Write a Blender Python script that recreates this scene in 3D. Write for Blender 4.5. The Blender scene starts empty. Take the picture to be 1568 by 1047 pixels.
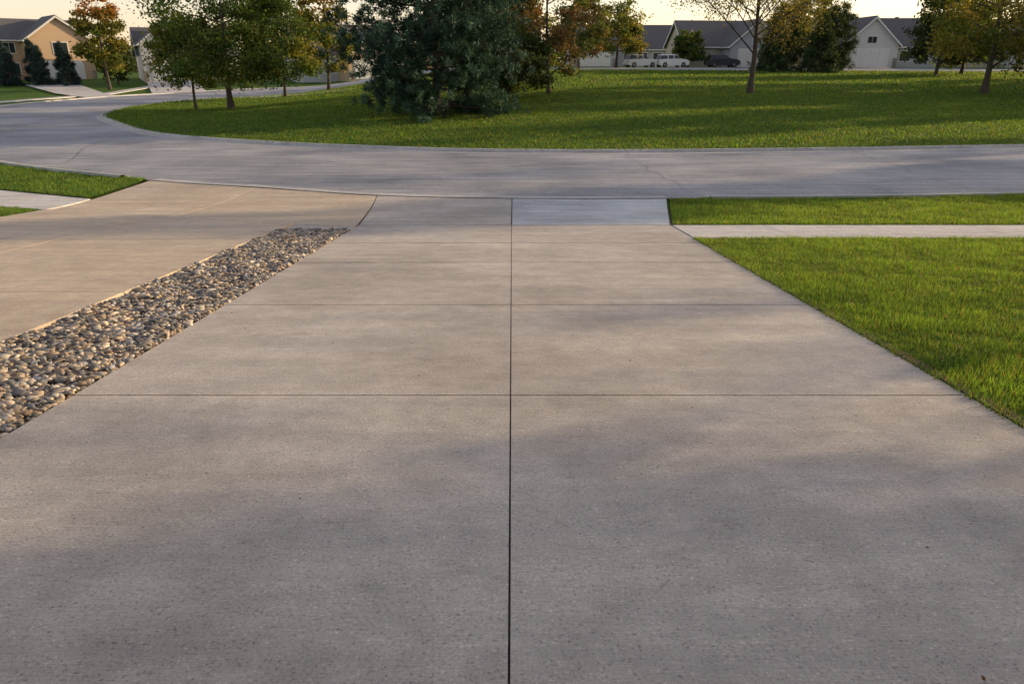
import bpy, bmesh, math, numpy as np
from mathutils import Vector
S=bpy.context.scene
RNG=np.random.default_rng(7)
# ------------------------------------------------------------------ terrain
YC_X=[-27.4,-23.1,-17.6,-11.1,-5,0,8,22,40,80]
YC_Y=[51.7,44.9,37.9,33.8,31.5,30.4,30.5,32.3,35.5,43]
def sstep(a,b,x):
    t=np.clip((x-a)/(b-a),0,1); return t*t*(3-2*t)
def H(x,y):
    x=np.asarray(x,float); y=np.asarray(y,float)
    yn=np.maximum(y,-1.0)
    d=18.6-yn
    near=0.0887*0.5*(d+np.sqrt(d*d+1.0))
    w=sstep(-27,-8,x)
    yc=np.interp(x,YC_X,YC_Y)
    park=0.037*np.clip(y-yc,0,72)+0.12*np.sin(x*0.11+1)*sstep(40,60,y)*(1-sstep(85,100,y))
    left=0.04*np.clip(y-88,0,30)
    return near+w*park+(1-w)*left
# ------------------------------------------------------------------ materials
def new_mat(name):
    m=bpy.data.materials.new(name); m.use_nodes=True
    nt=m.node_tree; b=nt.nodes['Principled BSDF']
    return m,nt,b
def N(nt,t,**k):
    n=nt.nodes.new(t)
    for a,v in k.items(): setattr(n,a,v)
    return n
def noise(nt,scale,detail=4,vec=None,rough=0.55,stretch=None):
    tc=N(nt,'ShaderNodeTexCoord'); n=N(nt,'ShaderNodeTexNoise')
    n.inputs['Scale'].default_value=scale; n.inputs['Detail'].default_value=detail
    n.inputs['Roughness'].default_value=rough
    if stretch:
        mp=N(nt,'ShaderNodeMapping'); mp.inputs['Scale'].default_value=stretch
        nt.links.new(tc.outputs['Object'],mp.inputs[0]); nt.links.new(mp.outputs[0],n.inputs[0])
    else: nt.links.new(tc.outputs['Object'],n.inputs[0])
    return n
def ramp(nt,src,stops):
    r=N(nt,'ShaderNodeValToRGB'); e=r.color_ramp.elements
    while len(e)<len(stops): e.new(0.5)
    for i,(p,c) in enumerate(stops):
        e[i].position=p; e[i].color=(c[0],c[1],c[2],1)
    nt.links.new(src,r.inputs[0]); return r
def mul(nt,a,b,fac=1.0,mode='MULTIPLY'):
    m=N(nt,'ShaderNodeMixRGB',blend_type=mode); m.inputs[0].default_value=fac
    nt.links.new(a,m.inputs[1]); nt.links.new(b,m.inputs[2]); return m
def simple(name,col,rough=0.7,var=0.0,scale=3,metal=0):
    m,nt,b=new_mat(name)
    b.inputs['Roughness'].default_value=rough; b.inputs['Metallic'].default_value=metal
    if var>0:
        n=noise(nt,scale); r=ramp(nt,n.outputs[0],[(0.3,[c*(1-var) for c in col]),(0.7,[c*(1+var) for c in col])])
        nt.links.new(r.outputs[0],b.inputs['Base Color'])
    else: b.inputs['Base Color'].default_value=(*col,1)
    return m
def concrete(name,ca,cb,rough=0.8,grit=0.4,bump=0.65,spec=0.3,agg=70,stain=.16,big=.5):
    m,nt,b=new_mat(name)
    n1=noise(nt,big,5,rough=0.6); r1=ramp(nt,n1.outputs[0],[(0.34,ca),(0.64,cb)])
    n2=noise(nt,0.9,6,stretch=(0.35,3.0,1),rough=0.6); r2=ramp(nt,n2.outputs[0],[(0.34,(1-stain,1-stain,1-stain*.9)),(0.65,(1.05,1.045,1.04))])
    c=mul(nt,r1.outputs[0],r2.outputs[0])
    n3=noise(nt,agg,3,rough=0.8); r3=ramp(nt,n3.outputs[0],[(0.30,(1-grit*1.7,)*3),(0.44,(1,1,1)),(0.58,(1,1,1)),(0.69,(1+grit*1.4,)*3)])
    c=mul(nt,c.outputs[0],r3.outputs[0])
    n4=noise(nt,4,9,rough=0.75); r4=ramp(nt,n4.outputs[0],[(0.35,(0.87,0.87,0.88)),(0.62,(1.06,1.06,1.06))])
    c=mul(nt,c.outputs[0],r4.outputs[0])
    bs=noise(nt,70,3,stretch=(0.12,3.0,1)); rb=ramp(nt,bs.outputs[0],[(0.35,(0.91,0.91,0.91)),(0.65,(1.06,1.06,1.06))])
    c=mul(nt,c.outputs[0],rb.outputs[0])
    nt.links.new(c.outputs[0],b.inputs['Base Color'])
    rr=ramp(nt,n2.outputs[0],[(0.3,(rough-.12,)*3),(0.7,(rough+.08,)*3)]); nt.links.new(rr.outputs[0],b.inputs['Roughness'])
    b.inputs['Specular IOR Level'].default_value=spec
    mx=mul(nt,n3.outputs[0],bs.outputs[0],0.5,'MIX')
    bp=N(nt,'ShaderNodeBump'); bp.inputs['Strength'].default_value=bump; bp.inputs['Distance'].default_value=0.012
    nt.links.new(mx.outputs[0],bp.inputs['Height']); nt.links.new(bp.outputs[0],b.inputs['Normal'])
    return m
def attr_mat(name,rough=0.6,transl=0.0,tint=(1,1,1),spec=0.25):
    m,nt,b=new_mat(name)
    a=N(nt,'ShaderNodeAttribute'); a.attribute_name='Col'
    b.inputs['Roughness'].default_value=rough; b.inputs['Specular IOR Level'].default_value=spec
    nt.links.new(a.outputs['Color'],b.inputs['Base Color'])
    if transl>0:
        t=N(nt,'ShaderNodeBsdfTranslucent')
        tm=N(nt,'ShaderNodeVectorMath',operation='MULTIPLY'); tm.inputs[1].default_value=tint
        nt.links.new(a.outputs['Color'],tm.inputs[0]); nt.links.new(tm.outputs[0],t.inputs[0])
        mx=N(nt,'ShaderNodeMixShader'); mx.inputs[0].default_value=transl
        nt.links.new(b.outputs[0],mx.inputs[1]); nt.links.new(t.outputs[0],mx.inputs[2])
        nt.links.new(mx.outputs[0],nt.nodes['Material Output'].inputs[0])
    return m
def grass_mat(name,a,bb,c):
    m,nt,b=new_mat(name)
    n=noise(nt,0.25,6,rough=0.65); r=ramp(nt,n.outputs[0],[(0.3,a),(0.5,bb),(0.72,c)])
    n2=noise(nt,9,6,rough=0.75); r2=ramp(nt,n2.outputs[0],[(0.3,(0.5,0.5,0.5)),(0.7,(1.3,1.3,1.25))])
    cc=mul(nt,r.outputs[0],r2.outputs[0]); nt.links.new(cc.outputs[0],b.inputs['Base Color'])
    b.inputs['Roughness'].default_value=0.9; b.inputs['Specular IOR Level'].default_value=0.1
    bp=N(nt,'ShaderNodeBump'); bp.inputs['Strength'].default_value=0.8; bp.inputs['Distance'].default_value=0.05
    nt.links.new(n2.outputs[0],bp.inputs['Height']); nt.links.new(bp.outputs[0],b.inputs['Normal'])
    return m
M_drive=concrete('concrete_driveway',(0.475,0.43,0.39),(0.62,0.57,0.52))
M_neigh=concrete('concrete_tan',(0.57,0.465,0.355),(0.67,0.565,0.445))
M_damp_sheen=concrete('concrete_damp_sheen',(0.48,0.51,0.55),(0.68,0.71,0.75),rough=0.42,spec=0.5,stain=.35,big=.8)  # damp slab; the pale blue sky reflection is put into its base colour
M_walk=concrete('concrete_sidewalk',(0.6,0.575,0.555),(0.71,0.69,0.67))
M_curb=concrete('concrete_curb',(0.5,0.49,0.48),(0.62,0.605,0.59))
M_road=concrete('road_surface',(0.29,0.30,0.335),(0.52,0.52,0.545),rough=0.72,grit=0.5,bump=0.7,agg=32,stain=.34,big=.2)
M_base=simple('joint_dirt',(0.13,0.115,0.1),0.95,0.3,20)
M_tar=simple('tar',(0.10,0.10,0.102),0.5,0.2,9)
M_soil=simple('soil',(0.14,0.095,0.055),0.95,0.4,25)
M_grass=grass_mat('lawn',(0.05,0.11,0.02),(0.08,0.155,0.025),(0.12,0.185,0.035))
M_blade=attr_mat('grass_blades',0.5,0.5,(1.75,1.35,.6))
M_leaf=attr_mat('leaves',0.55,0.45,(1.6,1.3,.7))
M_needle=attr_mat('needles',0.6,0.15,(1.3,1.2,.8))
M_stone=attr_mat('river_stone',0.7,0,spec=0.35)
M_bark=simple('bark',(0.085,0.065,0.05),0.9,0.35,14)
# ------------------------------------------------------------------ mesh helpers
def link(o,parent=None):
    S.collection.objects.link(o)
    if parent: o.parent=parent
    return o
def np_mesh(name,V,F,mat,col=None,parent=None,smooth=False):
    V=np.asarray(V,np.float32); F=np.asarray(F,np.int32); k=F.shape[1]
    me=bpy.data.meshes.new(name)
    me.vertices.add(len(V)); me.vertices.foreach_set('co',V.ravel())
    me.loops.add(F.size); me.loops.foreach_set('vertex_index',F.ravel())
    me.polygons.add(len(F)); me.polygons.foreach_set('loop_start',np.arange(len(F),dtype=np.int32)*k)
    me.polygons.foreach_set('loop_total',np.full(len(F),k,np.int32))
    if smooth: me.polygons.foreach_set('use_smooth',np.ones(len(F),bool))
    me.update(calc_edges=True)
    if col is not None:
        a=me.color_attributes.new('Col','FLOAT_COLOR','POINT')
        c=np.ones((len(V),4),np.float32); c[:,:3]=col; a.data.foreach_set('color',c.ravel())
    me.materials.append(mat)
    return link(bpy.data.objects.new(name,me),parent)
def pymesh(name,V,F,mat,parent=None,bevel=0):
    me=bpy.data.meshes.new(name); me.from_pydata(V,[],F); me.update()
    if bevel:
        bm=bmesh.new(); bm.from_mesh(me)
        bmesh.ops.bevel(bm,geom=bm.edges[:],offset=bevel,segments=2,affect='EDGES'); bm.to_mesh(me); bm.free()
    me.materials.append(mat); return link(bpy.data.objects.new(name,me),parent)
def empty(name,loc,rot=0):
    e=bpy.data.objects.new(name,None); e.location=loc; e.rotation_euler=(0,0,rot); e.empty_display_size=0.5
    S.collection.objects.link(e); return e
def smoothpts(p,n=6):
    p=[np.array(q,float) for q in p]; out=[]
    for i in range(len(p)-1):
        a=p[max(i-1,0)];b=p[i];c=p[i+1];d=p[min(i+2,len(p)-1)]
        for j in range(n):
            t=j/n
            out.append(0.5*((2*b)+(-a+c)*t+(2*a-5*b+4*c-d)*t*t+(-a+3*b-3*c+d)*t**3))
    out.append(p[-1]); return [tuple(q) for q in out]
def inset(poly,d):
    A=sum(poly[i][0]*poly[(i+1)%len(poly)][1]-poly[(i+1)%len(poly)][0]*poly[i][1] for i in range(len(poly)))
    if A<0: poly=poly[::-1]
    out=[]; n=len(poly)
    for i in range(n):
        p0,p1,p2=[np.array(poly[(i+k)%n],float) for k in(-1,0,1)]
        e1=(p1-p0)/np.linalg.norm(p1-p0); e2=(p2-p1)/np.linalg.norm(p2-p1)
        n1=np.array([-e1[1],e1[0]]); n2=np.array([-e2[1],e2[0]])
        out.append(tuple(p1+(n1+n2)*d/(1+n1@n2)))
    return out
def drape(name,poly,off,mat,cell=1.0,skirt=0,parent=None):
    bm=bmesh.new(); f=bm.faces.new([bm.verts.new((x,y,0)) for x,y in poly])
    f.normal_update()
    if f.normal.z<0: f.normal_flip()
    bmesh.ops.triangulate(bm,faces=bm.faces[:])
    xs=[p[0] for p in poly]; ys=[p[1] for p in poly]
    for lo,hi,no in((min(xs),max(xs),(1,0,0)),(min(ys),max(ys),(0,1,0))):
        k=math.floor(lo/cell)+1
        while k*cell<hi:
            co=(k*cell,0,0) if no[0] else (0,k*cell,0)
            bmesh.ops.bisect_plane(bm,geom=bm.verts[:]+bm.edges[:]+bm.faces[:],plane_co=co,plane_no=no,dist=1e-5)
            k+=1
    if skirt:
        be=[e for e in bm.edges if len(e.link_faces)==1]
        r=bmesh.ops.extrude_edge_only(bm,edges=be)
        low=set(v for v in r['geom'] if isinstance(v,bmesh.types.BMVert))
    else: low=set()
    for v in bm.verts:
        v.co.z=float(H(v.co.x,v.co.y))+off-(skirt if v in low else 0)
    bmesh.ops.recalc_face_normals(bm,faces=bm.faces[:])
    me=bpy.data.meshes.new(name); bm.to_mesh(me); bm.free(); me.materials.append(mat)
    return link(bpy.data.objects.new(name,me),parent)
def ribbon(name,pts,prof,mat,step=None,parent=None):
    P=np.array(pts,float); T=np.gradient(P,axis=0); T/=np.linalg.norm(T,axis=1)[:,None]
    Nn=np.stack([-T[:,1],T[:,0]],1); V=[];F=[];k=len(prof)
    for p,n in zip(P,Nn):
        hz=float(H(*p))
        for o,z in prof:
            q=p+n*o; V.append((q[0],q[1],hz+z))
    for i in range(len(P)-1):
        for j in range(k-1):
            a=i*k+j; F.append((a,a+1,a+k+1,a+k))
    return pymesh(name,V,F,mat,parent)
# ------------------------------------------------------------------ ground
gx=np.unique(np.concatenate([-np.geomspace(110,2500,14),np.arange(-110,111,2.0),np.geomspace(110,2500,14)]))
gy=np.unique(np.concatenate([-np.geomspace(12,2500,14),np.arange(-12,181,2.0),np.geomspace(182,3000,16)]))
XX,YY=np.meshgrid(gx,gy,indexing='ij'); ZZ=H(XX,YY)-0.06
V=np.stack([XX.ravel(),YY.ravel(),ZZ.ravel()],1); nx,ny=len(gx),len(gy)
I,J=np.meshgrid(np.arange(nx-1),np.arange(ny-1),indexing='ij'); a=(I*ny+J).ravel()
np_mesh('ground',V,np.stack([a,a+ny,a+ny+1,a+1],1),M_grass,smooth=True)
inner=smoothpts([(110,50),(80,43),(40,35.5),(22,32.3),(8,30.5),(0,30.4),(-5,31.5),(-11.1,33.8),(-17.6,37.9),(-23.1,44.9),(-27.4,51.7),(-30,61),(-30,70),(-27,78),(-20,85),(-8,91),(10,95),(50,97),(110,99)])
outer=smoothpts([(110,34),(80,29.5),(40,23.8),(14,20.3),(4.1,19.6),(0,19.6),(-3.66,20.1),(-7.3,21.5),(-11.1,22.9),(-18.4,27),(-28,35),(-36,47),(-41,60),(-42,75),(-40,86),(-33,94),(-22,99),(-8,103),(10,105),(50,107),(110,108)])
drape('road',inner+outer[::-1],0.0,M_road,cell=2.0)
drape('park_lawn',inner,0.09,M_grass,cell=2.0)
ribbon('park_curb',inner,[(0.42,0.0),(0.42,0.006),(0.02,0.01),(-0.0,0.12),(-0.16,0.125),(-0.17,0.05)],M_curb)
oc=[p for p in outer if p[0]<-11.2]; ribbon('street_curb',oc,[(-0.42,0.006),(-0.05,0.01),(0.02,0.11),(0.16,0.115),(0.17,0)],M_curb)
oc=[p for p in outer if p[0]>4.1 and p[1]<40]; ribbon('street_curb',oc,[(-0.42,0.006),(-0.05,0.01),(0.02,0.07),(0.16,0.075),(0.17,0)],M_curb)
oc=[p for p in outer if -11.3<p[0]<4.3 and p[1]<40]; ribbon('driveway_gutter',oc,[(-0.4,0.008),(-0.03,0.012)],M_curb)
ribbon('gutter_joint',oc,[(-0.03,0.013),(0.0,0.013)],M_tar)
def crack(p0,p1,w,seed,wb=.045):
    r=np.random.default_rng(seed); n=70; t=np.linspace(0,1,n)[:,None]
    P=np.array(p0)*(1-t)+np.array(p1)*t; wob=np.cumsum(r.normal(0,wb,(n,2)),0); wob-=wob[-1]*t
    P=P+wob; return ribbon('road_crack',P,[(-w,0.009),(w,0.0092)],M_tar)
crack((-3,26.3),(9,26.6),0.009,2); crack((5,20.3),(4.6,30),0.009,3)
crack((13,21),(14,31),0.009,5); crack((-16,27),(-19,36),0.011,9); crack((-14,29),(-4,27),.01,12)
crack((-24,33),(-31,52),.014,21)
# ------------------------------------------------------------------ driveways
drv=empty('concrete_driveway',(0,0,0))
G=0.0045
def slab(par,poly,mat,off=0.0,g=G): drape('slab',inset(poly,g),off,mat,cell=1.0,skirt=0.08,parent=par)
ys=[-1.0,1.7,4.66,7.47,10.15,12.1,14.6]
for i in range(len(ys)-1):
    y0,y1=ys[i],ys[i+1]; q0=.001*y0 if y0>0 else 0; q1=.001*y1
    for x0,x1 in((-3.05,-0.01),(-0.01,3.16)): slab(drv,[(x0,y0+q0),(x1,y0+q0),(x1,y1-q1),(x0,y1-q1)],M_drive)
slab(drv,[(-3.05,14.6),(-.01,14.6),(0,19.6),(-3.66,20.1)],M_drive,g=.012)
slab(drv,[(-.01,14.6),(3.16,14.6),(4.1,19.6),(0,19.6)],M_damp_sheen,g=.012)
nd=empty('neighbor_driveway',(0,0,0))
yn=[-2.5,0.2,3.5,8,12.3]
for i in range(4):
    for x0,x1 in((-11,-7.7),(-7.7,-4.38)): slab(nd,[(x0,yn[i]),(x1,yn[i]),(x1,yn[i+1]),(x0,yn[i+1])],M_neigh,0.03,g=.009)
slab(nd,[(-11,12.3),(-7.7,12.3),(-7.7,16.1),(-11,17.4)],M_neigh,0.03,g=.012)
slab(nd,[(-7.7,12.3),(-4.38,12.3),(-4.38,14.7),(-7.7,16.1)],M_neigh,0.03,g=.012)
slab(nd,[(-4.38,13.85),(-3.05,13.85),(-3.05,14.2),(-4.38,14.7)],M_drive,0.0)
slab(nd,[(-11,17.4),(-7.5,16.02),(-7.4,21.5),(-11.1,22.9)],M_neigh,g=.012)
slab(nd,[(-7.5,16.02),(-3.05,14.2),(-3.66,20.1),(-7.4,21.5)],M_neigh,g=.014)
drape('driveway_base',[(-11,-2),(3.2,-2),(3.2,14.6),(4.1,19.6),(0,19.6),(-3.66,20.1),(-7.4,21.5),(-11.1,22.9)],-0.025,M_base,cell=1.0)
sw=empty('sidewalk',(0,0,0))
x=3.17
for x1 in [4.97]+[4.97+2*k for k in range(1,26)]:
    slab(sw,[(x,12.6),(x1,12.6),(x1,14.5),(x,14.5)],M_walk,0.01,g=.008); x=x1
for k in range(13):
    t=k*2.0; a=np.array([-11.1,17.5]); d=np.array([-0.9,0.4]); 
    p=[a+d*t,a+d*t+np.array([0,2]),a+d*(t+2)+np.array([0,2]),a+d*(t+2)]
    slab(sw,[tuple(q) for q in p],M_walk,0.01)
for k in range(22): slab(sw,[(-46.5,60+2*k),(-45,60+2*k),(-45,62+2*k),(-46.5,62+2*k)],M_walk,0.06)
drape('far_driveway',[(-42,77),(-41.6,82),(-58,104),(-63,101)],0.075,M_walk,cell=2.0)
drape('far_driveway',[(-40,86.5),(-36,91.5),(-44,109.5),(-50,107)],0.075,M_walk,cell=2.0)
drape('park_path',[(-27.5,76),(-18,71.5),(-14,72.5),(-16,75.5),(-24,81)],0.135,M_walk,cell=2.0)
drape('far_driveway',[(31.5,106.6),(37,106.7),(36.8,113),(31.9,112.6)],0.03,M_walk,cell=2.0)
drape('far_driveway',[(46.5,107),(52,107.2),(52,110),(46.8,110)],0.03,M_walk,cell=2.0)
drape('front_lawn',[(3.17,-8),(60,-8),(60,12.6),(3.17,12.6)],0.0,M_grass,cell=2.0)
drape('soil_edge',[(3.165,-1),(3.27,-1),(3.25,12.6),(3.165,12.6)],0.006,M_soil,cell=2.0)
drape('soil_edge',[(3.27,12.45),(20,12.5),(20,12.6),(3.27,12.6)],0.006,M_soil,cell=2.0)
verge_r=[(3.2,14.5),(60,14.5),(60,26.3),(40,23.7),(14,20.2),(4.15,19.5)]
drape('verge_lawn',verge_r,0.0,M_grass,cell=2.0)
verge_l=[(-11.2,19.6),(-34,29.8),(-60,40),(-60,75),(-42.2,75),(-41.2,60),(-36.2,47),(-28.2,35.1),(-18.5,27.1),(-11.2,23)]
drape('verge_lawn',verge_l,0.02,M_grass,cell=2.0)
lawn_l=[(-11.05,-8),(-11.05,17.4),(-34,27.6),(-60,38),(-60,-8)]
drape('neighbor_lawn',lawn_l,0.0,M_grass,cell=2.0)
# ------------------------------------------------------------------ gravel
def ico(sub):
    bm=bmesh.new(); bmesh.ops.create_icosphere(bm,subdivisions=sub,radius=1)
    V=np.array([v.co[:] for v in bm.verts]); F=np.array([[v.index for v in f.verts] for f in bm.faces]); bm.free(); return V,F
iv,iff=ico(2)
n=23000
px=RNG.uniform(-4.36,-3.06,n); py=1.8+12.03*RNG.random(n)
ang=RNG.normal(0,.8,n); sx=RNG.uniform(0.014,0.033,n)*RNG.choice([1,1,1,1.5],n); sy=sx*RNG.uniform(.45,.8,n); sz=sx*RNG.uniform(.3,.65,n)
Vb=iv[None]*(1+RNG.normal(0,0.17,(n,len(iv),1)))
Vb=np.sign(Vb)*np.abs(Vb)**.8*np.stack([sx,sy,sz],1)[:,None,:]
tl=RNG.normal(0,0.6,n); y_=Vb[:,:,1]*np.cos(tl)[:,None]-Vb[:,:,2]*np.sin(tl)[:,None]; z_=Vb[:,:,1]*np.sin(tl)[:,None]+Vb[:,:,2]*np.cos(tl)[:,None]
ca,sa=np.cos(ang)[:,None],np.sin(ang)[:,None]
X=Vb[:,:,0]*ca-y_*sa+px[:,None]; Y=Vb[:,:,0]*sa+y_*ca+py[:,None]
Z=z_+(H(px,py)+RNG.uniform(-0.03,0.025,n)+0.02*np.sin(px*9)*np.sin(py*5))[:,None]
pal=np.array([[.42,.34,.25],[.22,.21,.2],[.53,.45,.36],[.36,.27,.19],[.13,.13,.14],[.44,.34,.25],[.63,.56,.47],[.31,.31,.33],[.18,.175,.17]])
c=pal[RNG.integers(0,9,n)]*RNG.uniform(.65,1.25,(n,1))
np_mesh('gravel_bed',np.stack([X,Y,Z],2).reshape(-1,3),(iff[None]+(np.arange(n)*len(iv))[:,None,None]).reshape(-1,3),M_stone,np.repeat(c,len(iv),0))
# ------------------------------------------------------------------ grass blades
def inpoly(x,y,poly):
    c=np.zeros(len(x),bool); n=len(poly); j=n-1
    for i in range(n):
        xi,yi=poly[i];xj,yj=poly[j]
        m=((yi>y)!=(yj>y))&(x<(xj-xi)*(y-yi)/(yj-yi+1e-12)+xi); c^=m; j=i
    return c
def blades(name,poly,box,dens,h,w,off,seed,base=(0.105,0.21,0.036),view=0.85):
    r=np.random.default_rng(seed); x0,x1,y0,y1=box; n=int((x1-x0)*(y1-y0)*dens)
    x=r.uniform(x0,x1,n);y=r.uniform(y0,y1,n); k=inpoly(x,y,poly)&(np.abs(x)<view*y+3); x=x[k];y=y[k]; n=len(x)
    z=H(x,y)+off-0.01
    a=r.uniform(0,6.28,n); lean=r.uniform(0.1,0.9,n)*h; la=r.uniform(0,6.28,n)
    def pat(f,s): return 0.5+0.5*np.sin(x*f+np.sin(y*f*1.2+s)*1.7+s)*np.sin(y*f*.8+np.sin(x*f*.6+s)*2.2)
    pn=pat(1.7,0); p2=pat(5.1,1); p3=pat(13,2)
    hh=h*r.uniform(.5,1.25,n)*(0.45+0.4*pn+0.4*p2+.4*p3)
    ww=w*r.uniform(.6,1.2,n)
    V=np.empty((n,3,3)); dx=np.cos(a)*ww;dy=np.sin(a)*ww
    V[:,0]=np.stack([x-dx,y-dy,z],1);V[:,1]=np.stack([x+dx,y+dy,z],1);V[:,2]=np.stack([x+np.cos(la)*lean,y+np.sin(la)*lean,z+hh],1)
    c=np.array(base)[None]*r.uniform(.5,1.5,(n,1))*(0.55+0.3*pn[:,None]+.35*p2[:,None]+.25*p3[:,None])
    yel=r.random(n)<0.09; c[yel]=np.array([.24,.23,.1])*r.uniform(.6,1.2,(yel.sum(),1))
    c[:,0]*=r.uniform(.8,1.3,n)
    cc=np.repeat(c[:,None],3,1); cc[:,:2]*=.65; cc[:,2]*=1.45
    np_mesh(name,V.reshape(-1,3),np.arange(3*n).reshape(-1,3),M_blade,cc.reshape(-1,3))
fl=[(3.13,-8),(60,-8),(60,12.62),(3.13,12.62)]
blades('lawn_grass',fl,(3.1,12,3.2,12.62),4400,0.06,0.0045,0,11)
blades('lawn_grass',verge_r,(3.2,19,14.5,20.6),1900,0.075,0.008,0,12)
blades('lawn_grass',verge_l,(-28,-11,19,36),500,0.08,0.012,0.02,13)
blades('lawn_grass',lawn_l,(-16,-11,13,19),1200,0.07,0.008,0,14)
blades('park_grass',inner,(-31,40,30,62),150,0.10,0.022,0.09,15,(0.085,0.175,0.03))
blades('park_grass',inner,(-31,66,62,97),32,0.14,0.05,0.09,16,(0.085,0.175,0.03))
# ------------------------------------------------------------------ trees
def tube(P,R,k=6):
    P=np.array(P,float);R=np.array(R,float);n=len(P);T=np.gradient(P,axis=0);T/=np.linalg.norm(T,axis=1)[:,None]+1e-9
    ref=np.array([0.3,0.9,0.1]);A=np.cross(T,ref);A/=np.linalg.norm(A,axis=1)[:,None]+1e-9;B=np.cross(T,A)
    th=np.arange(k)/k*2*np.pi
    V=P[:,None]+R[:,None,None]*(np.cos(th)[None,:,None]*A[:,None]+np.sin(th)[None,:,None]*B[:,None])
    F=[]
    for i in range(n-1):
        for j in range(k): F.append((i*k+j,i*k+(j+1)%k,(i+1)*k+(j+1)%k,(i+1)*k+j))
    return V.reshape(-1,3),np.array(F)
class Acc:
    def __init__(s): s.V=[];s.F=[];s.n=0
    def add(s,V,F): s.V.append(V);s.F.append(F+s.n);s.n+=len(V)
def unit(v): return v/(np.linalg.norm(v,axis=-1,keepdims=True)+1e-9)
def leafquads(C,s,r):
    n=len(C);a=unit(r.normal(size=(n,3)));b=unit(np.cross(a,r.normal(size=(n,3))));s=(s*r.uniform(.6,1.3,n))[:,None]
    V=np.stack([C-a*s,C+b*s*.55,C+a*s,C-b*s*.55],1).reshape(-1,3)
    return V,np.arange(4*n).reshape(-1,4)
def tree(name,x,y,h,r,th,tr,pal,nl=9000,ls=0.13,seed=0,limbs=12,up=0.6,dens=1.0,tip=None,extra=40,twigs=False):
    g=np.random.default_rng(seed); z0=float(H(x,y))-0.05
    e=empty(name,(x,y,z0)); acc=Acc()
    def env(t): 
        t=np.clip(t,0,1); return r*np.sqrt(np.clip(np.where(t>.38,1-((t-.38)/.63)**2,1-((.38-t)/.5)**2),0,1))
    lean=g.normal(0,.02,2)*h; nt=9; tt=np.linspace(0,1,nt)
    trunk=np.stack([lean[0]*tt**2+.06*np.sin(tt*7+seed),lean[1]*tt**2+.05*np.sin(tt*6+seed*2),tt*h*.86],1)-np.array([.06*np.sin(seed),.05*np.sin(seed*2),0])
    R=tr*(1-tt)**.8+.02; R[0]*=1.5
    acc.add(*tube(trunk,R,8)); clumps=[]
    for i in range(limbs):
        f=(i+.5)/limbs; zs=th+(h*.78-th)*f**1.1*g.uniform(.85,1.05)
        if twigs: zs=th+(h*.6-th)*f
        s=np.array([np.interp(zs,trunk[:,2],trunk[:,k]) for k in(0,1)]+[zs])
        az=i*2.4+g.normal(0,.35); te=np.clip((zs-th)/(h-th)+up*.25*g.uniform(.6,1.3)*(1-f*.5),0.03,.97); ro=env(te)*g.uniform(.65,1.0)
        if twigs: te=g.uniform(.22,.55)+f*.4; ro=r*(1.08-te*.7)*g.uniform(.75,1)
        E=np.array([np.cos(az)*ro,np.sin(az)*ro,th+te*(h-th)]); Mid=s*.5+E*.5+np.array([0,0,-.08*ro*(1-up)+.0])+g.normal(0,.08,3)*ro*.5
        q=np.linspace(0,1,7)[:,None]; P=(1-q)**2*s+2*q*(1-q)*Mid+q*q*E; rr=tr*(.3 if twigs else .42)*(1-f*.5)*(1-q[:,0])+.012
        acc.add(*tube(P,rr,5)); clumps.append(E)
        for j in range(6 if twigs else 3):
            k=g.uniform(.35,.95); b=P[min(6,int(k*6))]; d=unit(E-s+g.normal(0,.6,3)*np.linalg.norm(E-s)+np.array([0,0,.35*ro])); L=r*g.uniform(.2,.4)
            E2=b+d*L; P2=np.stack([b,b+d*L*.5+g.normal(0,.05,3)*L,E2]); acc.add(*tube(P2,[.02+tr*.06,.02,.007] if twigs else [.03+tr*.08,.025,.008],4)); clumps.append(E2)
            if twigs:
                for m in range(4):
                    b3=b+d*L*g.uniform(.2,1); d3=unit(d+g.normal(0,.5,3)); E3=b3+d3*L*.55
                    acc.add(*tube(np.stack([b3,(b3+E3)/2+g.normal(0,.03,3),E3]),[.010,.008,.005],3)); clumps.append(E3)
    for i in range(extra):
        t=g.uniform(.02,.97); az=g.uniform(0,6.28); ro=env(t)*np.sqrt(g.uniform(.25,1)); clumps.append(np.array([np.cos(az)*ro,np.sin(az)*ro,th+t*(h-th)]))
    np_mesh('trunk',np.concatenate(acc.V),np.concatenate(acc.F),M_bark,parent=e,smooth=True)
    C=np.array(clumps); nc=len(C); w=g.uniform(.4,1.6,nc); cnt=(w/w.sum()*nl).astype(int); idx=np.repeat(np.arange(nc),cnt)
    cr=r*g.uniform(.10,.2,nc)*(0.75 if twigs else 1.15)
    off=g.normal(size=(len(idx),3))*np.array([1,1,.62])*cr[idx][:,None]*.75
    P=C[idx]+off; P[:,2]=np.maximum(P[:,2],th*.55)
    Vq,Fq=leafquads(P,ls,g)
    pal=np.array(pal); pc=pal[g.integers(0,len(pal),nc)]*g.uniform(.65,1.3,(nc,1)); col=pc[idx]*g.uniform(.6,1.4,(len(idx),1))
    if tip is not None:
        k=np.clip((P[:,2]/h-.66)/.25+g.normal(0,.25,len(P)),0,1)[:,None]; col=col*(1-k)+np.array(tip)*g.uniform(.6,1.3,(len(P),1))*k
    np_mesh('foliage',Vq,Fq,M_leaf,np.repeat(col,4,0),parent=e)
    return e
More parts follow.
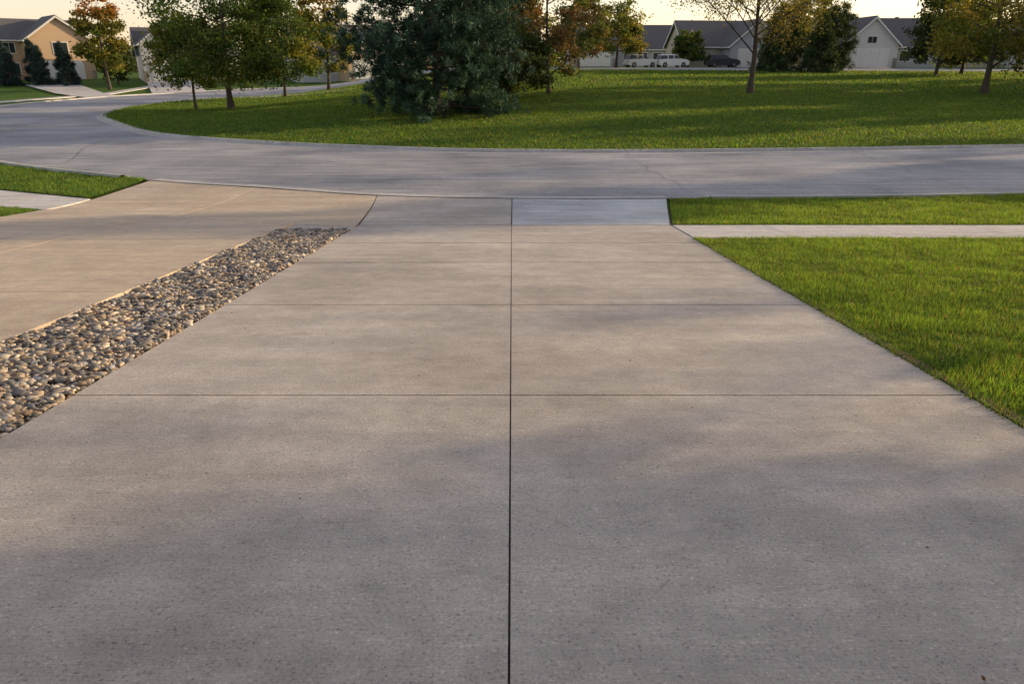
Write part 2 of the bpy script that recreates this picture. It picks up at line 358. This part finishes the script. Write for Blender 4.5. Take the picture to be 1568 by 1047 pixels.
def conifer(name,x,y,h,r,pal,tufts=900,per=36,nl=0.22,seed=0,prof='cone',th=.25,tr=.16):
    g=np.random.default_rng(seed); z0=float(H(x,y))-0.05; e=empty(name,(x,y,z0)); acc=Acc()
    def env(t):
        if prof=='cone': return r*(1-t)**.85*(.9+.1*np.sin(t*40))+.05
        return r*np.sqrt(np.clip(1-(np.abs(t-.36)/.68)**2.3,0,1))
    acc.add(*tube(np.array([[0,0,0],[.05,0,h*.35],[0,.05,h*.7],[0,0,h*.97]]),[tr,tr*.8,tr*.45,.02],7))
    nb=int(h*9); br=[]
    for i in range(nb):
        t=(i+.5)/nb; zb=th+(h-th)*t*.97; az=i*2.4+g.normal(0,.4); L=env(t)*g.uniform(.72,1.1); dz=L*(.12 if prof!='cone' else -.18)+g.normal(0,.12)*L
        s=np.array([0,0,zb]); E=np.array([np.cos(az)*L,np.sin(az)*L,max(zb+dz,.1)]); br.append((s,E)); acc.add(*tube(np.stack([s,(s+E)/2+np.array([0,0,-.06*L]),E]),[.02+tr*.2,.02+tr*.1,.01],4))
    np_mesh('trunk',np.concatenate(acc.V),np.concatenate(acc.F),M_bark,parent=e)
    bi=g.integers(0,nb,tufts); f=g.uniform(0.2,1,tufts)**.6; Sx=np.array([b[0] for b in br]);Ex=np.array([b[1] for b in br])
    L=np.linalg.norm(Ex-Sx,axis=1)[bi]; C=Sx[bi]*(1-f[:,None])+Ex[bi]*f[:,None]+g.normal(size=(tufts,3))*(L*.16*f)[:,None]
    C[:,2]=np.maximum(C[:,2],.12)
    D=unit(unit(C*np.array([1,1,0])+1e-6)+np.array([0,0,.7]))
    nn=tufts*per; dirs=unit(np.repeat(D,per,0)+g.normal(size=(nn,3))*.85); base=np.repeat(C,per,0)+g.normal(size=(nn,3))*nl*.4
    sd=unit(np.cross(dirs,g.normal(size=(nn,3))))*nl*.13; ln=nl*g.uniform(.7,1.3,(nn,1))
    V=np.stack([base-sd,base+sd,base+dirs*ln],1).reshape(-1,3)
    pal=np.array(pal); tc=pal[g.integers(0,len(pal),tufts)]*g.uniform(.6,1.4,(tufts,1)); col=np.repeat(tc,per,0)*g.uniform(.7,1.3,(nn,1))
    np_mesh('needles',V,np.arange(3*nn).reshape(-1,3),M_needle,np.repeat(col,3,0),parent=e)
GR=[(.085,.145,.028),(.11,.16,.03),(.06,.115,.026),(.145,.17,.034)]
YG=[(.145,.185,.034),(.18,.19,.038),(.105,.15,.026),(.22,.2,.042)]
DG=[(.055,.09,.032),(.075,.11,.034),(.048,.075,.027)]
BR=[(.18,.12,.05),(.13,.125,.045),(.2,.125,.055),(.10,.12,.038)]
OR=(.42,.17,.05)
BL=[(.045,.09,.058),(.055,.11,.068),(.075,.135,.09),(.033,.07,.045)]
tree('autumn_tree',-49,95,11.3,2.9,2,.16,YG,9000,.19,1,12,tip=OR)
tree('shrub',-52.3,104,5.5,2.2,.6,.1,DG,4000,.18,2)
tree('shade_tree',-20.3,55.9,9.2,4.6,1.9,.2,GR,23000,.12,3,14,extra=45)
tree('shade_tree',-23.3,57,6.6,2.5,1.8,.09,YG,7000,.12,4,10)
tree('shade_tree',-21,72,8.2,3.6,1.9,.13,GR+YG,11000,.15,5,12)
tree('autumn_tree',-18.8,80,11.5,2.8,2,.14,YG,9500,.17,6,12,tip=OR)
conifer('pine_tree',-4.3,44,12.5,4.7,BL,3400,46,.24,7,'round',.1,.24)
tree('autumn_tree',2.7,57.4,10.2,3.1,1.2,.13,BR,9000,.13,8,14)
tree('shrub',-0.2,53,5.0,2.8,.4,.1,DG,11000,.13,9)
tree('shade_tree',-1,62,11,3.6,1,.16,DG+YG,12000,.15,10)
tree('shade_tree',14,106,8.2,3.7,2,.16,YG,9000,.18,11,12)
tree('bare_tree',18.2,59.6,11.8,7.2,2.4,.2,[(.28,.26,.06),(.2,.21,.05),(.32,.26,.07)],17000,.085,12,14,up=1.1,extra=0,twigs=True)
for i,(xx,yy,hh) in enumerate([(31.5,96,6.5),(34,99,7.8),(36.5,94,7),(39.3,97,7.5)]): conifer('spruce_tree',xx,yy,hh,2.5,DG,600,30,.34,20+i,'round' if i%2 else 'cone')
tree('shade_tree',47.5,88,9,3.2,1.2,.16,DG,9000,.18,24)
tree('shade_tree',51.5,90,9.5,3.4,1.2,.16,GR,9000,.18,25)
tree('shade_tree',38.2,63,11,5.2,1.8,.24,YG,19000,.14,26,14)
tree('shade_tree',25,112,5,2.2,.8,.1,GR,4000,.2,27); tree('shade_tree',8.5,100,9.5,3.4,1.5,.14,GR+BR,8000,.19,28)
tree('shade_tree',40,108,9,3.4,2,.2,YG,7000,.2,29)
for i,(xx,hh) in enumerate([(-68.5,4.8),(-66.4,5.4),(-64.6,4.6),(-62.6,5.6),(-60.6,4.8),(-58.8,5.2),(-57.0,4.2)]): conifer('blue_spruce',xx,101+i%2*2,hh,1.5,[(.045,.08,.07),(.055,.095,.09),(.035,.06,.055)],350,26,.28,40+i)
# unseen trees added out right, towards the low sun, shaped to cast shadow bands
for i,(xx,yy,hh,rr,nn) in enumerate([(20,6.6,9,4.2,24000),(18,1.5,8,4,12000),(30,8.5,12,4.5,16000),(42,22,13,2.6,900),
    (58,40.6,20,3.3,26000),(70,46,23,2.6,20000),(72,53.5,20,3.0,2800),(60,59.5,17,3.9,20000),(86,73,19,4.0,18000),(76,77,16,5,18000),(66,83,16,5,18000),(95,86,18,5,16000),(54,66.5,13,2.4,9000)]):
    tree('shade_tree',xx,yy,hh,rr,1.6,.22,GR,nn,.2,60+i,12)
# distant trees
g=np.random.default_rng(99); cs=[]
for xx in np.arange(-190,200,3.2):
    yy=185+g.uniform(-8,25); hh=g.uniform(2.5,7); 
    n=420; a=g.normal(size=(n,3))*np.array([1.8,1.8,hh*.27]); a[:,2]+=hh*.5; a[:,2]=np.abs(a[:,2]); a[:,0]+=xx;a[:,1]+=yy;a[:,2]+=float(H(xx,yy)); cs.append((a,g.uniform(.6,1.3)*np.array(YG[g.integers(0,4)] if g.random()<.5 else DG[g.integers(0,3)])))
P=np.concatenate([c[0] for c in cs]); col=np.concatenate([np.tile(c[1],(420,1)) for c in cs])
Vq,Fq=leafquads(P,.45,g); np_mesh('distant_trees',Vq,Fq,M_leaf,np.repeat(col,4,0))
# ------------------------------------------------------------------ houses
M_roof=simple('shingles',(0.12,0.117,0.125),0.9,0.3,6)
M_roofb=simple('shingles_brown',(0.2,0.11,0.075),0.9,0.3,6)
M_trim=simple('white_trim',(0.8,0.79,0.77),0.6)
M_glass=simple('window_glass',(0.03,0.04,0.05),0.08)
M_gd=simple('garage_door_paint',(0.8,0.79,0.77),0.55)
def siding(name,col):
    m,nt,b=new_mat(name); tc=N(nt,'ShaderNodeTexCoord'); w=N(nt,'ShaderNodeTexWave',bands_direction='Z'); w.inputs['Scale'].default_value=1.6
    nt.links.new(tc.outputs['Object'],w.inputs[0]); r=ramp(nt,w.outputs[0],[(0,[c*.8 for c in col]),(.3,col)]); nt.links.new(r.outputs[0],b.inputs['Base Color']); b.inputs['Roughness'].default_value=.7; return m
M_tan=siding('siding_tan',(.6,.42,.27)); M_white=siding('siding_white',(.72,.71,.68)); M_grey=siding('siding_grey',(.47,.49,.52)); M_beige=siding('siding_beige',(.58,.51,.41)); M_stonew=simple('stone_veneer',(.3,.26,.22),.9,.4,5)
def box(name,x0,x1,y0,y1,z0,z1,mat,par,bevel=0):
    V=[(x,y,z) for z in(z0,z1) for x,y in((x0,y0),(x1,y0),(x1,y1),(x0,y1))]
    return pymesh(name,V,[(3,2,1,0),(4,5,6,7),(0,1,5,4),(1,2,6,5),(2,3,7,6),(3,0,4,7)],mat,par,bevel)
def block(par,x0,x1,y0,y1,ze,zr,axis,wall,roof,oh=.45):
    def m(p): return p if axis=='y' else (p[1],p[0],p[2])
    if axis=='y': a0,a1,b0,b1=x0,x1,y0,y1
    else: a0,a1,b0,b1=y0,y1,x0,x1
    am=(a0+a1)/2; V=[(a0,b0,-.4),(a1,b0,-.4),(a1,b1,-.4),(a0,b1,-.4),(a0,b0,ze),(a1,b0,ze),(a1,b1,ze),(a0,b1,ze),(am,b0,zr),(am,b1,zr)]
    pymesh('walls',[m(v) for v in V],[(0,1,5,8,4),(2,3,7,9,6),(1,2,6,5),(3,0,4,7),(4,8,9,7),(8,5,6,9)],wall,par)
    sl=(zr-ze)/(am-a0); t=.18
    for sgn in(-1,1):
        ae=am+sgn*(am-a0+oh); zl=zr-sl*(am-a0+oh)
        R=[(am,b0-oh,zr+.03),(ae,b0-oh,zl+.03),(ae,b1+oh,zl+.03),(am,b1+oh,zr+.03)]; R+= [(p[0],p[1],p[2]+t) for p in R]
        pymesh('roof',[m(v) for v in R],[(0,1,2,3),(4,5,6,7),(0,1,5,4),(1,2,6,5),(2,3,7,6),(3,0,4,7)],roof,par)
        F=[(am,b0-oh-.03,zr-.17),(ae,b0-oh-.03,zl-.17),(ae,b0-oh-.03,zl+.1),(am,b0-oh-.03,zr+.1)]; F+=[(p[0],p[1]+.06,p[2]) for p in F]
        pymesh('fascia',[m(v) for v in F],[(0,1,2,3),(4,5,6,7),(0,1,5,4),(2,3,7,6),(1,2,6,5),(3,0,4,7)],M_trim,par)
    for s2,aa in((-1,a0),(1,a1)):
        ze2=zr-sl*(am-a0+oh); xa,xb=sorted((aa+s2*oh,aa+s2*(oh+.1)))
        V=[m((p,q,z)) for z in(ze2-.06,ze2+.1) for p,q in((xa,b0-oh),(xb,b0-oh),(xb,b1+oh),(xa,b1+oh))]
        pymesh('gutter',V,[(3,2,1,0),(4,5,6,7),(0,1,5,4),(1,2,6,5),(2,3,7,6),(3,0,4,7)],M_trim,par)
def window(par,x,y,z,w,h):
    box('window_frame',x-w/2-.12,x+w/2+.12,y-.06,y+.02,z-h/2-.12,z+h/2+.12,M_trim,par)
    box('window_pane',x-w/2,x-.03,y-.075,y-.05,z-h/2,z+h/2,M_glass,par); box('window_pane',x+.03,x+w/2,y-.075,y-.05,z-h/2,z+h/2,M_glass,par)
def garage(par,x,y,w,mat=None):
    box('garage_trim',x-w/2-.15,x+w/2+.15,y-.05,y+.02,0,2.5,M_trim,par)
    k=int(w/1.2)
    for i in range(4):
        for j in range(k):
            cw=w/k; xa=x-w/2+j*cw
            box('garage_panel',xa+.03,xa+cw-.03,y-.09,y-.045,.05+i*.58,.05+i*.58+.54,M_gd,par)
def house(x,y,rot,W,ze,zr,gw,gx_,gze,gzr,wall,wall2,roof,name='suburban_house',two=False,D=9,z=None):
    e=empty(name,(x,y,float(H(x,y)) if z is None else z),rot)
    block(e,-W/2,W/2,0,D,ze,zr,'x',wall,roof)
    block(e,gx_-gw/2,gx_+gw/2,-3.5,3,gze,gzr,'y',wall2,roof)
    garage(e,gx_,-3.5,min(4.9,gw-1.4))
    box('stone_base',gx_-gw/2-.02,gx_-gw/2+.5,-3.56,-3.4,-.2,1.2,M_stonew,e); box('stone_base',gx_+gw/2-.5,gx_+gw/2+.02,-3.56,-3.4,-.2,1.2,M_stonew,e)
    window(e,gx_,-3.5,gze+.55,1.2,.8) if not two else window(e,gx_,-3.5,gze-1.2,1.8,1.4)
    side=-1 if gx_>0 else 1
    for k,s in enumerate(np.arange(1,W/2-1,2.6)):
        xx=side*s
        if abs(xx-gx_)<gw/2+.9: continue
        if k==0: box('front_door',xx-.5,xx+.5,-.06,.02,0,2.1,M_roofb,e)
        else: window(e,xx,0,1.5,1.5,1.3)
        if two: window(e,xx,0,4.2,1.3,1.3)
    box('chimney_vent',W*.2,W*.2+.4,D/2,D/2+.4,zr-.6,zr+.35,M_roof,e)
    return e
house(-68,114,.75,13,5.4,8.0,8.2,2,5.4,8.3,M_tan,M_tan,M_roof,two=True)
house(-90,140,.6,16,3,6.2,6.5,3,3,5.5,M_beige,M_beige,M_roofb)
house(-46,113,.5,13,3.4,6.8,7,-3,4.8,7.6,M_white,M_white,M_roof,two=True)
house(-22,110,.6,15,3.2,7.0,6.8,1,3.0,5.9,M_grey,M_tan,M_roof)
house(19,137,0,18,3,6.6,7,-5,2.9,5.4,M_grey,M_grey,M_roof)
house(27.5,152,0,14,3,5.6,6.5,3,2.9,5.0,M_beige,M_beige,M_roof)
house(33.5,116,.1,17,3,6.3,7.6,.8,3,6.2,M_beige,M_grey,M_roof)
house(52.5,113,0,18,3,6.5,7.6,-3,3,6.4,M_grey,M_white,M_roof)
house(74,115,0,17,3,6.5,6.8,1,2.9,5.6,M_beige,M_white,M_roof)
house(-4,125,0,16,3,6.2,6.8,1,2.9,5.2,M_beige,M_grey,M_roof)
zf=float(H(0,-1))
house(3.2,-4.6,math.pi,10,3,5.4,7.0,3.2,3,5.0,M_beige,M_beige,M_roof,z=zf)
house(-11.5,-6.2,math.pi,10,3,5.4,7.0,-3.8,3,5.0,M_grey,M_grey,M_roof,z=zf)
# ------------------------------------------------------------------ cars
M_tire=simple('tire',(.02,.02,.02),.8); M_rim=simple('rim',(.4,.4,.42),.35,metal=.8); M_tail=simple('tail_lamp',(.4,.02,.02),.3)
def car(x,y,rot,col,name='parked_car'):
    e=empty(name,(x,y,float(H(x,y))+.02),rot); m=simple('car_paint',col,.25)
    prof=[(-2.25,.35),(-2.3,.75),(-2.2,1.0),(-1.2,1.05),(1.0,1.08),(1.9,.98),(2.25,.82),(2.3,.4),(1.9,.28),(-1.95,.28)]
    def ext(nm,prof,hw,hwt,zt,mat,bev=.04):
        n=len(prof); zs=[p[1] for p in prof]; z0=min(zs); V=[]
        for s in(-1,1):
            for px_,pz in prof: V.append((px_,s*(hw+(hwt-hw)*np.clip((pz-z0)/(zt-z0),0,1)),pz))
        F=[tuple(range(n)),tuple(range(2*n-1,n-1,-1))]+[(i,(i+1)%n+0,(i+1)%n+n,i+n) for i in range(n)]
        return pymesh(nm,V,F,mat,e,bev)
    ext('body',prof,.92,.88,1.08,m)
    ext('windows',[(-2.1,1.02),(-1.8,1.55),(.2,1.58),(1.05,1.04)],.86,.7,1.58,M_glass,.02)
    ext('roof_panel',[(-1.86,1.56),(-1.6,1.64),(.0,1.65),(.25,1.57)],.72,.62,1.65,m,.02)
    for px_ in(-1.0,-.1): ext('pillar',[(px_,1.04),(px_,1.58),(px_+.1,1.58),(px_+.1,1.04)],.868,.71,1.58,m,0)
    for sx_ in(-1.4,1.42):
        for sy_ in(-1,1):
            V,F=tube([(sx_,sy_*.72,.34),(sx_,sy_*.94,.34)],[.34,.34],18); V=list(map(tuple,V)); F=[tuple(f) for f in F]+[tuple(range(18)),tuple(range(18,36))]
            pymesh('wheel',V,F,M_tire,e); V,F=tube([(sx_,sy_*.93,.34),(sx_,sy_*.955,.34)],[.2,.19],12); pymesh('rim',list(map(tuple,V)),[tuple(f) for f in F]+[tuple(range(12,24))],M_rim,e)
    for sy_ in(-.65,.65): box('tail_lamp',-2.32,-2.2,sy_-.2,sy_+.2,.75,.9,M_tail,e); box('head_lamp',2.2,2.31,sy_-.2,sy_+.2,.68,.8,M_trim,e)
car(17.6,108.3,.35,(.85,.85,.86)); car(22.0,109,.3,(.85,.85,.86)); car(29.5,110.8,.1,(.06,.065,.075))
# fallen leaves
n=160; P=np.stack([RNG.uniform(-4.4,4,n),RNG.uniform(1.8,19,n),np.zeros(n)],1); P[:,2]=H(P[:,0],P[:,1])+.012
Vq,Fq=leafquads(P,.010,RNG); Vq[:,2]=np.repeat(P[:,2],4)+RNG.uniform(0,.008,4*n)
np_mesh('fallen_leaves',Vq,Fq,M_leaf,np.repeat(np.array([(.12,.07,.03)])*RNG.uniform(.4,1.6,(n,1)),4,0))
# ------------------------------------------------------------------ light
EL,AZ=math.radians(13),math.radians(68)   # azimuth measured clockwise from +Y
w=bpy.data.worlds.new('World'); S.world=w; w.use_nodes=True; wn=w.node_tree
sk=wn.nodes.new('ShaderNodeTexSky'); sk.sky_type='NISHITA'; sk.sun_disc=False; sk.sun_elevation=EL; sk.sun_rotation=AZ
# warm evening haze that thickens towards the horizon all the way round
tc=wn.nodes.new('ShaderNodeTexCoord'); sx=wn.nodes.new('ShaderNodeSeparateXYZ'); wn.links.new(tc.outputs['Generated'],sx.inputs[0])
ab=wn.nodes.new('ShaderNodeMath'); ab.operation='ABSOLUTE'; wn.links.new(sx.outputs['Z'],ab.inputs[0])
om=wn.nodes.new('ShaderNodeMath'); om.operation='SUBTRACT'; om.inputs[0].default_value=1.0; wn.links.new(ab.outputs[0],om.inputs[1])
pw=wn.nodes.new('ShaderNodeMath'); pw.operation='POWER'; pw.inputs[1].default_value=6.0; wn.links.new(om.outputs[0],pw.inputs[0])
mh=wn.nodes.new('ShaderNodeMixRGB'); mh.inputs[1].default_value=(1.4,.98,.7,1); mh.inputs[2].default_value=(4.0,2.7,2.2,1); wn.links.new(pw.outputs[0],mh.inputs[0])
hz=wn.nodes.new('ShaderNodeMixRGB'); hz.blend_type='ADD'; hz.inputs[0].default_value=1; wn.links.new(mh.outputs[0],hz.inputs[2])
wn.links.new(sk.outputs[0],hz.inputs[1]); wn.links.new(hz.outputs[0],wn.nodes['Background'].inputs[0]); wn.nodes['Background'].inputs[1].default_value=0.15
sd=Vector((math.sin(AZ)*math.cos(EL),math.cos(AZ)*math.cos(EL),math.sin(EL)))
L=bpy.data.lights.new('sun','SUN'); L.energy=5; L.angle=math.radians(.7); L.color=(1,.74,.43)
lo=bpy.data.objects.new('sun',L); lo.rotation_euler=sd.to_track_quat('Z','Y').to_euler(); S.collection.objects.link(lo)
S.view_settings.view_transform='Standard'; S.view_settings.look='None'; S.view_settings.exposure=0
cam=bpy.data.cameras.new('camera'); co=bpy.data.objects.new('camera',cam); S.collection.objects.link(co)
co.location=(0,0,3.4); co.rotation_euler=(math.radians(69.23),0,0); cam.lens=25.94; cam.sensor_width=36; cam.clip_end=6000; cam.clip_start=.05
S.camera=co
